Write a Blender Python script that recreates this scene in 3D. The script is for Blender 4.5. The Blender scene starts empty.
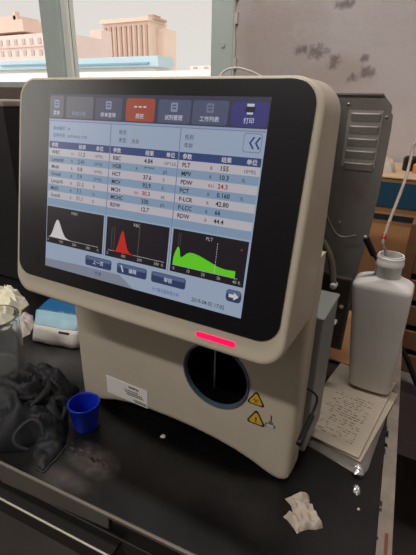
import bpy, bmesh, math, random
from mathutils import Vector, Matrix, noise
from mathutils.geometry import delaunay_2d_cdt

random.seed(7)
COL = bpy.context.scene.collection
Z0 = 1.122            # eye-level working frame -> world: the table top stands at 0.75 m
TZ = -0.372           # table top in the working frame
PI = math.pi

# ------------------------------------------------------------------ camera frame
CAM = Vector((0.3193, -0.2856, -0.0038))
RM = Matrix(((0.8746, -0.2052, 0.4394), (0.4845, 0.3329, -0.8090), (0.0197, 0.9204, 0.3906)))
FPX = 414.0

def at(u, v, axis, val):
    """point of the picture ray (u,v) on the plane x|y|z = val"""
    d = RM @ Vector((u - 208, -(v - 277.5), -FPX))
    k = (val - CAM[axis]) / d[axis]
    return CAM + d * k

# ------------------------------------------------------------------ materials
MATS = {}
def mat(name, col, rough=0.5, metal=0.0, spec=0.5, noise_scale=None, noise_amt=0.12, bump=0.0, emit=None, estr=1.0,
        trans=0.0, ior=1.45, alpha=1.0, coat=0.0, col2=None, detail=4.0, rough2=None):
    if name in MATS: return MATS[name]
    m = bpy.data.materials.new(name); m.use_nodes = True
    nt = m.node_tree; b = nt.nodes['Principled BSDF']
    b.inputs['Base Color'].default_value = (*col, 1)
    b.inputs['Roughness'].default_value = rough
    b.inputs['Metallic'].default_value = metal
    b.inputs['Specular IOR Level'].default_value = spec
    b.inputs['IOR'].default_value = ior
    b.inputs['Transmission Weight'].default_value = trans
    b.inputs['Alpha'].default_value = alpha
    b.inputs['Coat Weight'].default_value = coat
    if emit:
        b.inputs['Emission Color'].default_value = (*emit, 1)
        b.inputs['Emission Strength'].default_value = estr
    if noise_scale:
        tc = nt.nodes.new('ShaderNodeTexCoord'); n = nt.nodes.new('ShaderNodeTexNoise')
        n.inputs['Scale'].default_value = noise_scale; n.inputs['Detail'].default_value = detail
        nt.links.new(tc.outputs['Object'], n.inputs['Vector'])
        mx = nt.nodes.new('ShaderNodeMix'); mx.data_type = 'RGBA'
        c2 = col2 or tuple(max(0, c * (1 - noise_amt * 2)) for c in col)
        mx.inputs[6].default_value = (*col, 1); mx.inputs[7].default_value = (*c2, 1)
        rp = nt.nodes.new('ShaderNodeMapRange'); rp.inputs[1].default_value = 0.35; rp.inputs[2].default_value = 0.7
        nt.links.new(n.outputs['Fac'], rp.inputs[0]); nt.links.new(rp.outputs[0], mx.inputs[0])
        nt.links.new(mx.outputs[2], b.inputs['Base Color'])
        if rough2 is not None:
            r2 = nt.nodes.new('ShaderNodeMapRange'); r2.inputs[1].default_value = 0.35; r2.inputs[2].default_value = 0.7
            r2.inputs[3].default_value = rough; r2.inputs[4].default_value = rough2
            nt.links.new(n.outputs['Fac'], r2.inputs[0]); nt.links.new(r2.outputs[0], b.inputs['Roughness'])
        if bump:
            bp = nt.nodes.new('ShaderNodeBump'); bp.inputs['Strength'].default_value = bump; bp.inputs['Distance'].default_value = 0.004
            nt.links.new(n.outputs['Fac'], bp.inputs['Height']); nt.links.new(bp.outputs['Normal'], b.inputs['Normal'])
    MATS[name] = m
    return m

def lin(r, g, b):
    f = lambda c: (c / 255 / 12.92) if c / 255 <= 0.04045 else ((c / 255 + 0.055) / 1.055) ** 2.4
    return (f(r), f(g), f(b))

# ------------------------------------------------------------------ mesh helpers
def link(name, bm, mats, root=None, smooth=False, recalc=True):
    if recalc: bmesh.ops.recalc_face_normals(bm, faces=bm.faces)
    me = bpy.data.meshes.new(name)
    if root is not None:
        base = Vector(root.get('base', (0, 0, 0)))
        bmesh.ops.translate(bm, vec=-base, verts=bm.verts)
    bm.to_mesh(me); bm.free()
    if not isinstance(mats, (list, tuple)): mats = [mats]
    for m in mats: me.materials.append(m)
    if smooth:
        for p in me.polygons: p.use_smooth = True
        if smooth != 'all':
            try: me.set_sharp_from_angle(angle=math.radians(40))
            except Exception: pass
    o = bpy.data.objects.new(name, me); COL.objects.link(o)
    if root is not None:
        o.parent = root
        o['base'] = tuple(root.get('base', (0, 0, 0)))
    return o

def thing(name, label, cat, base, group=None):
    o = bpy.data.objects.new(name, None); COL.objects.link(o)
    o.location = base; o['base'] = tuple(base); o.empty_display_size = 0.05
    o['label'] = label; o['category'] = cat
    if group: o['group'] = group
    return o
def tag(o, label, cat, group=None):
    o['label'] = label; o['category'] = cat
    if group: o['group'] = group
    return o
def single(name, bm, mats, label, cat, base=None, smooth=False, group=None):
    """a thing that is one mesh, its origin put at its base"""
    if base is None:
        xs = [v.co for v in bm.verts]
        base = Vector((sum(v.x for v in xs) / len(xs), sum(v.y for v in xs) / len(xs), min(v.z for v in xs)))
    bmesh.ops.translate(bm, vec=-Vector(base), verts=bm.verts)
    o = link(name, bm, mats, None, smooth); o.location = base
    return tag(o, label, cat, group)
def struct(name, bm, mats, parent=None, smooth=False):
    o = link(name, bm, mats, parent, smooth)
    if parent is None: o['kind'] = 'structure'
    return o

def box(bm, x0, x1, y0, y1, z0, z1, mi=0, bev=0.0, seg=2, M=None):
    r = bmesh.ops.create_cube(bm, size=1.0)
    vs = r['verts']
    for v in vs:
        v.co = Vector(((x0 + x1) / 2 + v.co.x * (x1 - x0), (y0 + y1) / 2 + v.co.y * (y1 - y0), (z0 + z1) / 2 + v.co.z * (z1 - z0)))
    fs = set(f for v in vs for f in v.link_faces)
    for f in fs: f.material_index = mi
    allv = set(vs)
    if bev:
        es = list(set(e for v in vs for e in v.link_edges))
        r = bmesh.ops.bevel(bm, geom=es, offset=bev, segments=seg, affect='EDGES', profile=0.5)
        allv |= set(r['verts'])
        for f in r['faces']: f.material_index = mi
    if M is not None:
        for v in allv:
            if v.is_valid: v.co = M @ v.co
    return bm

def loft(bm, rings, cap0=True, cap1=True, mi=0, closed=True):
    vr = [[bm.verts.new(p) for p in r] for r in rings]
    n = len(vr[0])
    for a, b in zip(vr, vr[1:]):
        for i in range(n if closed else n - 1):
            j = (i + 1) % n
            try:
                f = bm.faces.new((a[i], a[j], b[j], b[i])); f.material_index = mi
            except ValueError: pass
    if cap0: bm.faces.new(vr[0][::-1]).material_index = mi
    if cap1: bm.faces.new(vr[-1]).material_index = mi
    return vr

def lathe(bm, prof, c, seg=40, mi=0, cap0=True, cap1=True, M=None):
    rings = []
    for r, z in prof:
        ring = [Vector((r * math.cos(2 * PI * k / seg), r * math.sin(2 * PI * k / seg), z)) for k in range(seg)]
        rings.append([(M @ p if M else p) + Vector(c) for p in ring])
    return loft(bm, rings, cap0, cap1, mi)

def smooth_path(pts, n=8):
    pts = [Vector(p) for p in pts]; out = []
    for i in range(len(pts) - 1):
        p0 = pts[max(i - 1, 0)]; p1 = pts[i]; p2 = pts[i + 1]; p3 = pts[min(i + 2, len(pts) - 1)]
        for k in range(n):
            t = k / n
            out.append(0.5 * ((2 * p1) + (p2 - p0) * t + (2 * p0 - 5 * p1 + 4 * p2 - p3) * t * t + (3 * p1 - p0 - 3 * p2 + p3) * t ** 3))
    out.append(pts[-1]); return out

def tube(bm, pts, r, seg=12, mi=0, n=8, smooth=True, flat=None):
    path = smooth_path(pts, n) if smooth else [Vector(p) for p in pts]
    rings = []; up = None
    for i, p in enumerate(path):
        t = (path[min(i + 1, len(path) - 1)] - path[max(i - 1, 0)]).normalized()
        if up is None: up = Vector((0, 0, 1)) if abs(t.z) < .9 else Vector((1, 0, 0))
        a = t.cross(up).normalized(); up = a.cross(t).normalized()
        rr = r(i / (len(path) - 1)) if callable(r) else r
        fa = flat or 1.0
        rings.append([p + a * math.cos(2 * PI * k / seg) * rr + up * math.sin(2 * PI * k / seg) * rr * fa for k in range(seg)])
    loft(bm, rings, True, True, mi)

def rrect(w0, w1, h0, h1, rad, seg=8):
    """rounded rectangle loop in 2D; rad = one value or four (x0h0, x1h0, x1h1, x0h1)"""
    if not isinstance(rad, (list, tuple)): rad = [rad] * 4
    pts = []
    cs = [(w0, h0, 1, 1, PI), (w1, h0, -1, 1, 1.5 * PI), (w1, h1, -1, -1, 0), (w0, h1, 1, -1, .5 * PI)]
    for (x, y, sx, sy, a0), r in zip(cs, rad):
        cx, cy = x + sx * r, y + sy * r
        for k in range(seg + 1):
            a = a0 + .5 * PI * k / seg
            pts.append((cx + r * math.cos(a), cy + r * math.sin(a)))
    return pts

def poly_face(bm, pts, mi=0):
    f = bm.faces.new([bm.verts.new(p) for p in pts]); f.material_index = mi
    return f

def prism(bm, loop, f0, f1, mi=0, bev=0):
    loft(bm, [[f0(*p) for p in loop], [f1(*p) for p in loop]], True, True, mi)

def text_faces(body, size, font=None, bold=0.0, res=2, align='LEFT', sx=1.0):
    """2D triangles of a word: list of (verts, faces)"""
    cu = bpy.data.curves.new('t', 'FONT'); cu.body = body; cu.size = size; cu.resolution_u = res
    cu.align_x = align; cu.fill_mode = 'FRONT'; cu.offset = bold
    o = bpy.data.objects.new('t', cu); COL.objects.link(o)
    dg = bpy.context.evaluated_depsgraph_get(); dg.update()
    me = bpy.data.meshes.new_from_object(o.evaluated_get(dg))
    vs = [(v.co.x * sx, v.co.y) for v in me.vertices]; fs = [tuple(p.vertices) for p in me.polygons]
    bpy.data.objects.remove(o); bpy.data.curves.remove(cu); bpy.data.meshes.remove(me)
    return vs, fs
def add_text(bm, body, size, place, mi=0, **k):
    vs, fs = text_faces(body, size, **k)
    bv = [bm.verts.new(place(x, y)) for x, y in vs]
    for f in fs:
        try: bm.faces.new([bv[i] for i in f]).material_index = mi
        except ValueError: pass

def inside(p, poly):
    x, y = p; c = False; n = len(poly)
    for i in range(n):
        x1, y1 = poly[i]; x2, y2 = poly[(i + 1) % n]
        if (y1 > y) != (y2 > y) and x < (x2 - x1) * (y - y1) / (y2 - y1) + x1: c = not c
    return c
def edge_dist(p, poly):
    p = Vector(p); d = 9
    for i in range(len(poly)):
        a = Vector(poly[i]); b = Vector(poly[(i + 1) % len(poly)]); ab = b - a
        t = max(0, min(1, (p - a).dot(ab) / max(ab.length_squared, 1e-12)))
        d = min(d, (p - a - ab * t).length)
    return d
def crumple(bm, poly, hfun, cell, zb, mi=0, jit=.35):
    """solid lump over an outline: top follows hfun(x,y,distance from the edge), flat underneath"""
    pts = []; N = len(poly)
    for i in range(N):
        a = Vector(poly[i]); b = Vector(poly[(i + 1) % N]); k = max(1, int((b - a).length / cell))
        for j in range(k): pts.append(a + (b - a) * j / k)
    nb = len(pts)
    xs = [p[0] for p in poly]; ys = [p[1] for p in poly]
    y = min(ys)
    while y < max(ys):
        x = min(xs)
        while x < max(xs):
            q = (x + random.uniform(-jit, jit) * cell, y + random.uniform(-jit, jit) * cell)
            if inside(q, poly) and edge_dist(q, poly) > cell * .45: pts.append(Vector(q))
            x += cell
        y += cell
    edges = [(i, (i + 1) % nb) for i in range(nb)]
    V, E_, F, *_ = delaunay_2d_cdt(pts, edges, [], 1, 1e-6)
    top = [bm.verts.new((v.x, v.y, zb + max(.0004, hfun(v.x, v.y, edge_dist(v, poly))))) for v in V]
    bot = [bm.verts.new((v.x, v.y, zb)) for v in V]
    for f in F:
        bm.faces.new([top[i] for i in f]).material_index = mi
        bm.faces.new([bot[i] for i in f][::-1]).material_index = mi
    ec = {}
    for f in F:
        for i in range(len(f)):
            a, b = f[i], f[(i + 1) % len(f)]
            ec[(a, b)] = 1
    for (a, b) in ec:
        if (b, a) not in ec:
            bm.faces.new((top[b], top[a], bot[a], bot[b])).material_index = mi
def tpx(pts, z=TZ):
    return [tuple(at(u, v, 2, z).xy) for u, v in pts]

# ------------------------------------------------------------------ palette
M_cream = mat('cream_plastic', lin(196, 186, 166), .42, noise_scale=30, noise_amt=.02)
M_bezel = mat('black_glass', (.004, .004, .006), .26, spec=.5, ior=1.75)
M_dark = mat('dark_void', (.004, .004, .005), .6)
M_ring = mat('slate_ring', lin(74, 88, 104), .25, spec=.6)
M_grey = mat('grey_sheet_metal', lin(128, 124, 118), .45, metal=.12, noise_scale=60, noise_amt=.06)
M_lgrey = mat('light_grey_plastic', lin(134, 136, 132), .5)
M_steel = mat('steel', (.55, .55, .53), .3, metal=1)
M_white_pl = mat('white_plastic', lin(205, 202, 196), .45)
M_hdpe = mat('milky_bottle_plastic', lin(232, 229, 224), .42, noise_scale=12, noise_amt=.02)
M_blackpl = mat('black_plastic', (.008, .008, .009), .4)
M_ink = mat('dark_print', lin(45, 42, 42), .6)
M_red = mat('red_plastic', lin(190, 40, 35), .4)
M_led = mat('lit_red_indicator', lin(255, 10, 70), .4, emit=lin(255, 10, 72), estr=1.25)
M_yellow = mat('warning_yellow', lin(214, 170, 40), .5)
M_black_top = mat('black_laminate', (.0022, .0022, .0024), .27, spec=.5, noise_scale=9, col2=(.007, .0065, .006), rough2=.40, detail=7)
M_beige_strip = mat('worn_edge_strip', lin(140, 128, 116), .7, noise_scale=40, noise_amt=.15)
M_edge = mat('edge_trim_metal', lin(120, 112, 102), .45, metal=.4)
M_apron = mat('brown_black_board', lin(40, 36, 32), .5, noise_scale=14, noise_amt=.15)
M_tape = mat('grey_tape', lin(92, 88, 80), .55, noise_scale=25, noise_amt=.08)
M_carton = mat('cardboard', lin(176, 128, 84), .8, noise_scale=18, noise_amt=.07)
M_carton_top = mat('pale_cardboard', lin(206, 176, 142), .8, noise_scale=12, noise_amt=.06)
M_teal = mat('teal_print', lin(16, 64, 84), .6)
M_carton_dk = mat('darker_cardboard', lin(126, 90, 62), .85, noise_scale=20, noise_amt=.1)
M_blue = mat('blue_cup_plastic', lin(18, 50, 190), .28, spec=.6)
M_glass = mat('clear_glass', (.92, .94, .94), .03, trans=.94, ior=1.38)
M_tubing = mat('clear_tubing', lin(215, 200, 185), .25, trans=.55, ior=1.2)
M_cloth = mat('black_cloth', lin(24, 25, 28), .62, noise_scale=300, noise_amt=.25, spec=.45)
M_cloth_edge = mat('grey_cloth_edge', lin(50, 50, 52), .85, spec=.2)
M_tissue = mat('crumpled_tissue', lin(196, 184, 168), .85, noise_scale=60, noise_amt=.06)
M_paper = mat('old_paper', lin(184, 172, 154), .8, noise_scale=15, noise_amt=.05)
M_latex = mat('cream_latex', lin(232, 226, 200), .6, noise_scale=30, noise_amt=.05)
M_packwhite = mat('pack_white', lin(196, 190, 180), .45, noise_scale=30, noise_amt=.06)
M_packblue = mat('pack_pale_blue', lin(140, 176, 190), .4)
M_packnavy = mat('pack_deep_blue', lin(34, 92, 138), .3)
M_foil = mat('foil', (.75, .75, .76), .3, metal=.8)

# film of a clear bag: glossy, mostly see-through
M_film = mat('clear_film', lin(150, 145, 135), .18, alpha=.42, spec=.7)

# ================================================================== BLOOD ANALYZER
E = Vector((0, 0.1978, 0.9802)); NW = Vector((0, -0.9802, 0.1978))
def S(s, t, d=0.0):
    """screen-plane millimetres (right, down, out) -> point"""
    return Vector((s / 1000, 0, 0)) - E * (t / 1000) + NW * (d / 1000)

AN = thing('blood_analyzer', 'cream benchtop blood analyzer with a big lit touchscreen, standing on the black table', 'medical analyzer', (0.10, 0.18, TZ))
YB = 0.046
def module_ring(inset, d):
    r = max(1, 20 - inset)
    lp = rrect(-43.6 + inset, 247 - inset, -14.5 + inset, 190 - inset, [r, r + 4, r, r], 10)
    return [S(s, t, d) for s, t in lp]
bm = bmesh.new()
rings = [module_ring(3.4, -1.0), module_ring(1.8, -1.25), module_ring(.7, -2.1), module_ring(.15, -3.6), module_ring(0, -6)]
back = [Vector((p.x, YB, p.z)) for p in module_ring(0, -8.5)]
back2 = [Vector((p.x, YB, p.z)) for p in module_ring(1.5, -8.5)]
mid = []
for p in module_ring(0, -8.5): mid.append(Vector((p.x, YB - .002, p.z)))
loft(bm, [module_ring(5.0, -1.0)] + rings + [mid, back2])
link('display_frame', bm, M_cream, AN, smooth='all')

bm = bmesh.new()
def gl(inset, d): return [S(s, t, d) for s, t in rrect(-38.4 + inset, 240.6 - inset, -11.8 + inset, 170.8 - inset, [17, 17, 17, 15], 10)]
loft(bm, [gl(0, -4), gl(0, -.25), gl(.3, 0)])
BEZ = link('screen_bezel', bm, M_bezel, AN)

# ---- the lit display, one flat mesh of coloured areas
disp_cols = {
    'bg': lin(168, 184, 208), 'bar': lin(62, 60, 82), 'tab': lin(84, 86, 108), 'tabsel': lin(104, 104, 114), 'orange': lin(172, 78, 54),
    'violet': lin(66, 62, 128), 'tabblue': lin(84, 92, 122), 'line': lin(120, 130, 158), 'hdr': lin(56, 74, 128), 'rowA': lin(206, 200, 208),
    'rowB': lin(142, 168, 196), 'ink': lin(38, 36, 48), 'redink': lin(170, 34, 44), 'graph': lin(30, 24, 30), 'white': lin(226, 224, 224),
    'red': lin(214, 42, 30), 'green': lin(108, 226, 34), 'btn': lin(52, 66, 106), 'btnhi': lin(96, 112, 150), 'grey': lin(142, 148, 166), 'axis': lin(190, 190, 190),
    'note': lin(50, 76, 170), 'btnw': lin(214, 220, 232), 'icon': lin(150, 160, 190), 'axd': lin(120, 110, 110), 'info': lin(160, 174, 204)}
DK = list(disp_cols); DI = {k: i for i, k in enumerate(DK)}
DM = []
for k in DK:
    m = mat('display_' + k, (.004, .004, .006), .28, spec=.5, ior=1.75, emit=disp_cols[k], estr=.64)
    DM.append(m)
bm = bmesh.new()
def R_(s0, s1, t0, t1, c, l=1, rad=0):
    d = .18 + l * .07
    if rad: lp = rrect(s0, s1, t0, t1, rad, 5)
    else: lp = [(s0, t0), (s1, t0), (s1, t1), (s0, t1)]
    poly_face(bm, [S(s, t, d) for s, t in lp][::-1], DI[c])
def P_(pts, c, l=2): poly_face(bm, [S(s, t, .18 + l * .07) for s, t in pts][::-1], DI[c])
def T_(txt, s, t, size, c='ink', l=4, bold=0, align='LEFT', sx=1.0):
    add_text(bm, txt, size, lambda x, y: S(s + x, t - y, .18 + l * .07), DI[c], bold=bold, align=align, sx=sx)
R_(0, 210, 0, 157, 'bg', 0)
R_(0, 210, 0, 20.8, 'bar', 1)
R_(0, 210, 20.8, 22.4, 'info', 2)
R_(0, 210, 22.4, 22.9, 'line', 3)
R_(.5, 17.5, 1.5, 19.8, 'tabsel', 2, 2); R_(20.5, 52, 2, 19.8, 'tabsel', 2, 2)
R_(54.5, 83, 2.5, 19.8, 'tab', 2, 2); R_(87, 115.4, 2.5, 19.8, 'orange', 2, 2.4); R_(118.6, 148, 3, 19.8, 'tabblue', 2, 2)
R_(149.5, 179, 3, 19.8, 'tabblue', 2, 2); R_(181.5, 209.4, 3.5, 19.8, 'violet', 2, 3)
for c, w, sc in ((9, '菜单', 'btnw'), (36, '样本分析', 'icon'), (68.7, '样本查询', 'btnw'), (101.2, '质控', 'btnw'), (133.2, '试剂管理', 'btnw'), (164.2, '工作列表', 'btnw'), (195.6, '打印', 'btnw')):
    T_(w, c, 17.3, 4.1, sc, align='CENTER', bold=.04)
for c, k in ((9, 'icon'), (68.7, 'icon'), (133.2, 'icon'), (164.2, 'line')):
    R_(c - 3, c + 3, 5, 11.5, k, 3, .8); R_(c - 1.8, c + 1.8, 6.4, 7.6, 'tab', 4); R_(c - 1.8, c + 1.8, 8.6, 9.8, 'tab', 4)
for q in (-4.5, 0, 4.5): R_(101.2 + q - 1.5, 101.2 + q + 1.5, 8.2, 9.4, 'btnw', 4, .4)
R_(193, 198.4, 4.6, 6.4, 'btnw', 3); R_(192, 199.4, 6.8, 9.8, 'ink', 3, .5); R_(193.4, 198, 10.3, 11.6, 'btnw', 3)
# patient lines
T_('样本编号', 5.5, 30.2, 3.7, 'hdr'); T_('10', 23, 30.2, 3.4, 'hdr'); T_('进样时间', 5.5, 36.2, 3.7, 'hdr'); T_('2019-04-02 17:02', 23, 36.2, 3.3, 'hdr')
T_('姓名', 81.5, 30.2, 4.0, 'ink'); T_('类型', 81.5, 36.4, 4.0, 'ink'); T_('全血', 95, 36.4, 3.8, 'ink')
T_('性别', 145, 30.6, 4.0, 'ink'); T_('年龄', 145, 36.6, 4.0, 'ink')
R_(193.5, 207.6, 23.8, 36.8, 'line', 3, 2); R_(194, 207.1, 24.3, 36.3, 'bg', 4, 1.8)
for q in (0, 4.4):
    P_([(201 + q, 26), (202.2 + q, 26.6), (199.6 + q, 30.3), (202.2 + q, 34), (201 + q, 34.6), (198 + q, 30.3)], 'hdr', 5)
# the three result tables
RH = 6.42; R0 = 46.2
tabs = ((1, 72.2), (73.2, 140.6), (141.6, 209))
for a, b in tabs:
    R_(a, b, 40.2, R0, 'hdr', 1)
    for r in range(8): R_(a, b, R0 + r * RH, R0 + (r + 1) * RH, 'rowA' if r % 2 == 0 else 'rowB', 1)
for s in (72.7, 141.1): R_(s - .35, s + .35, 22.9, 134, 'line', 3)
for a, b in tabs:
    for dx, w in ((3.2, '参数'), (36.5, '结果'), (56.5, '单位')): T_(w, a + dx, 44.8, 4.2, 'white', bold=.05)
def row(tab, r, n, fl, v, u, c='ink'):
    a = tabs[tab][0]; y = R0 + r * RH + 4.9; B = .10 if tab else .05
    T_(n, a + 3.5, y, 4.6, 'ink', bold=B)
    if fl: T_(fl, a + 28, y, 3.6, c)
    T_(v, a + 36, y, 4.9, c, bold=B)
    if u: T_(u, a + 55, y, 3.7, 'ink')
for i, (n, f, v, u) in enumerate((('WBC', 'H', '11.2', '10^9/L'), ('Lymph#', 'R', '2.41', '10^9/L'), ('Mid#', 'R', '0.8', '10^9/L'), ('Gran#', 'R', '7.9', '10^9/L'),
                                  ('Lymph%', 'R', '21.2', '%'), ('Mid%', 'R', '7.1', '%'), ('Gran%', 'R', '71.1', '%'))): row(0, i, n, f, v, u)
for i, (n, f, v, u) in enumerate((('RBC', '', '4.84', '10^12/L'), ('HGB', 'R', '*****', 'g/L'), ('HCT', '', '37.6', '%'), ('MCV', '', '92.9', 'fL'),
                                  ('MCH', 'RH', '30.3', 'pg'), ('MCHC', '', '330', 'g/L'), ('RDW', '', '12.7', ''))): row(1, i, n, f, v, u, 'redink' if i == 4 else 'ink')
for i, (n, f, v, u) in enumerate((('PLT', 'B', '155', '10^9/L'), ('MPV', 'R', '10.3', 'fL'), ('PDW', 'RH', '24.3', ''), ('PCT', 'R', '0.160', '%'),
                                  ('P-LCR', 'R', '42.80', ''), ('P-LCC', 'R', '66', ''), ('RDW', 'R', '44.4', ''))): row(2, i, n, f, v, u, 'redink' if i == 2 else 'ink')
# histograms
for a, b in ((.8, 70.8), (74.4, 139.4), (143, 208.4)): R_(a, b, 98.8, 133.4, 'graph', 2)
for c, w in ((36, 'WBC'), (107, 'RBC'), (176, 'PLT')): T_(w, c, 103.4, 3.8, 'axis', align='CENTER')
P_([(4, 127.6), (6, 126.8), (9, 121.5), (11, 116), (13.4, 111.2), (14.8, 110.3), (16.4, 111), (18.6, 114.8), (21.5, 120.6), (25, 125.4), (29, 127), (34, 127.6)], 'white', 4)
P_([(83, 127.9), (86, 127), (88, 122), (90.3, 113.5), (91.6, 109.4), (92.6, 108.8), (93.8, 110), (96, 117), (98.3, 123.2), (101, 126.3), (106, 127.9)], 'red', 4)
P_([(145.2, 127.4), (145.4, 121.5), (146.6, 117), (148.3, 113.2), (149.6, 112.3), (150.6, 114.5), (151.6, 119.6), (152.6, 120.6), (154.6, 119.2), (157.4, 116.6), (160, 115.4), (164, 115.4), (169, 116.4), (175, 118.2), (180.6, 120),
    (186, 121.8), (192, 122.6), (200.6, 122.2), (200.8, 127.4)], 'green', 4)
for a, b in ((3, 66), (77, 137), (145, 203)): R_(a, b, 127.5, 127.9, 'axis', 3)
for a, n0, st, step in ((3, 3, 100, 17), (77, 3, 100, 17.5), (146.5, 4, 10, 13.6)):
    for k in range(1, n0 + 1):
        T_(str(k * st), a + k * step, 131.6, 3.4, 'axis', align='CENTER'); R_(a + k * step - .15, a + k * step + .15, 127.9, 128.8, 'axis', 3)
    T_('0', a, 131.6, 3.4, 'axis', align='CENTER')
for s in (66, 135.5, 205): T_('fL', s - 1.2, 131.4, 3.2, 'axis')
def dash(s, t0, t1, c='axis', n=11, l=5):
    for k in range(n):
        a = t0 + (t1 - t0) * k / n; R_(s - .18, s + .18, a, a + (t1 - t0) / n * .6, c, l)
dash(183.4, 104, 127.5, 'white', 12); R_(109.7, 110.1, 104.4, 127.5, 'axd', 3); dash(148.9, 101.5, 112, 'axd', 6); dash(150.6, 101.5, 112, 'axd', 6)
R_(80.6, 80.9, 107, 127.5, 'axd', 3); R_(83.6, 83.9, 107, 127.5, 'axd', 3)
P_([(203.4 + .9 * math.cos(a * PI / 5), 105.6 + .9 * math.sin(a * PI / 5)) for a in range(10)], 'redink', 4)
# bottom buttons
for a, b, w in ((51.5, 82.6, '上一页'), (88.6, 121, '  编辑'), (125.4, 159.4, '审核')):
    R_(a, b, 136.8, 146.2, 'line', 2, 2.2); R_(a + .4, b - .4, 137.2, 146, 'btn', 3, 2); R_(a + 1.2, b - 1.2, 137.6, 140.4, 'btnhi', 4, 1.2)
    T_(w, (a + b) / 2, 143.4, 4.2, 'btnw', l=5, align='CENTER', bold=.05)
P_([(92.6, 138.8), (93.9, 138.3), (96.2, 143.4), (95.8, 144.8), (94.9, 143.9)], 'btnw', 5)
P_([(0, 149.6), (46, 148), (92, 147.6), (108, 157), (0, 157)], 'grey', 2); R_(63.5, 69, 149.6, 153.4, 'grey', 3); T_('就绪', 63.5, 152.9, 4, 'hdr', l=4)
R_(195.4, 208.2, 136.6, 146, 'btn', 3, 3); R_(196.2, 207.4, 137, 141, 'btnhi', 4, 2)
P_([(197.8, 140.2), (202, 140.2), (202, 138.4), (206.2, 141.4), (202, 144.5), (202, 142.7), (197.8, 142.7)], 'white', 5)
T_('2019-04-02 17:02', 166, 153.6, 4.5, 'ink', bold=.03, sx=.92); T_('PLT直方图异常分布', 128, 153.4, 3.9, 'note', sx=.78)
link('screen', bm, DM, BEZ, recalc=False)

bm = bmesh.new(); add_text(bm, 'mindray', 9.6, lambda x, y: S(100.6 + x, 182.6 - y, -1.2), 0, bold=.32, align='CENTER', res=6, sx=1.04)
link('brand_logo', bm, M_ink, AN)
bm = bmesh.new()
for d0, d1 in ((-2.5, -.7),): prism(bm, rrect(173, 208, 177.3, 181.9, 2.25, 8), lambda a, b: S(a, b, d0), lambda a, b: S(a, b, d1))
o = link('status_light', bm, M_led, AN); o['label'] = 'glowing pinkish red light bar'

# ---- lower front cover with arched foot line and round sample port hole
def cover_loop(ins=0.0):
    x0, x1 = -.041 + ins, .2475 - ins
    bot = [(-.041, -.360), (-.0385, -.3685), (-.032, -.372), (-.020, -.372), (-.004, -.367), (.015, -.360), (.04, -.3545), (.07, -.3515), (.10, -.3505), (.13, -.3510), (.16, -.3535), (.185, -.3575), (.205, -.3630), (.218, -.3680), (.228, -.3712), (.2355, -.372), (.2415, -.3695), (.2455, -.3645), (.2475, -.357)]
    out = []
    c = Vector((.10, -.25))
    for x, z in bot:
        nx = max(x0, min(x1, x)); out.append((nx, z + ins + .0003))
    out += [(x1, -.20), (x1, -.12), (x0, -.12), (x0, -.20)]
    return out
bm = bmesh.new()
L3 = [(.009, .032), (.0050, .0325), (.0022, .0342), (.0006, .0370), (0, .0410), (0, .058)]
loft(bm, [[Vector((x, y, z)) for x, z in cover_loop(i)] for i, y in L3])
cover = link('front_cover', bm, M_cream, AN, smooth=True)
PC = Vector((.158, .032, -.266)); PR = .0385
bmc = bmesh.new()
MR = Matrix.Rotation(PI / 2, 3, 'X')
lathe(bmc, [(PR, -.03), (PR, .03)], PC, 64, M=MR)
cut = link('cutter', bmc, M_dark); 
md = cover.modifiers.new('b', 'BOOLEAN'); md.object = cut; md.operation = 'DIFFERENCE'; md.solver = 'EXACT'
cut.location = -Vector(AN['base'])   # cover mesh is local to its root
cut.parent = AN
bpy.context.view_layer.update()
dg = bpy.context.evaluated_depsgraph_get()
nm = bpy.data.meshes.new_from_object(cover.evaluated_get(dg))
cover.modifiers.clear(); old = cover.data; cover.data = nm; nm.name = 'front_cover'
cover.data.set_sharp_from_angle(angle=math.radians(35))
bpy.data.objects.remove(cut)

bm = bmesh.new()   # bevelled ring, slightly proud
prof = [(PR + .0004, -.004), (PR + .0004, .0008), (PR - .0008, .0020), (PR - .0020, .0016), (PR - .0030, -.0012), (PR - .0030, -.0030), (PR + .0002, -.0030)]
vr = lathe(bm, prof, PC, 64, cap0=False, cap1=False, M=MR)
RING = link('sample_port_ring', bm, M_ring, AN, smooth=True); RING['label'] = 'slate blue bevelled ring round the dark opening'
bm = bmesh.new()   # the well behind it
lathe(bm, [(PR - .0008, -.0028), (PR - .002, -.055), (0.0005, -.056)], PC, 64, cap0=False, cap1=True, M=MR)
link('sample_well', bm, mat('well_black', (.001, .001, .0012), .9, spec=.08), AN, smooth=True)
bm = bmesh.new()
tube(bm, [(.1478, .050, -.222), (.1478, .050, -.297)], .0011, 10, smooth=False)
tube(bm, [(.1478, .050, -.222), (.1478, .050, -.232)], .0022, 10, smooth=False)
link('probe', bm, M_steel, AN, smooth=True)

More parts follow.
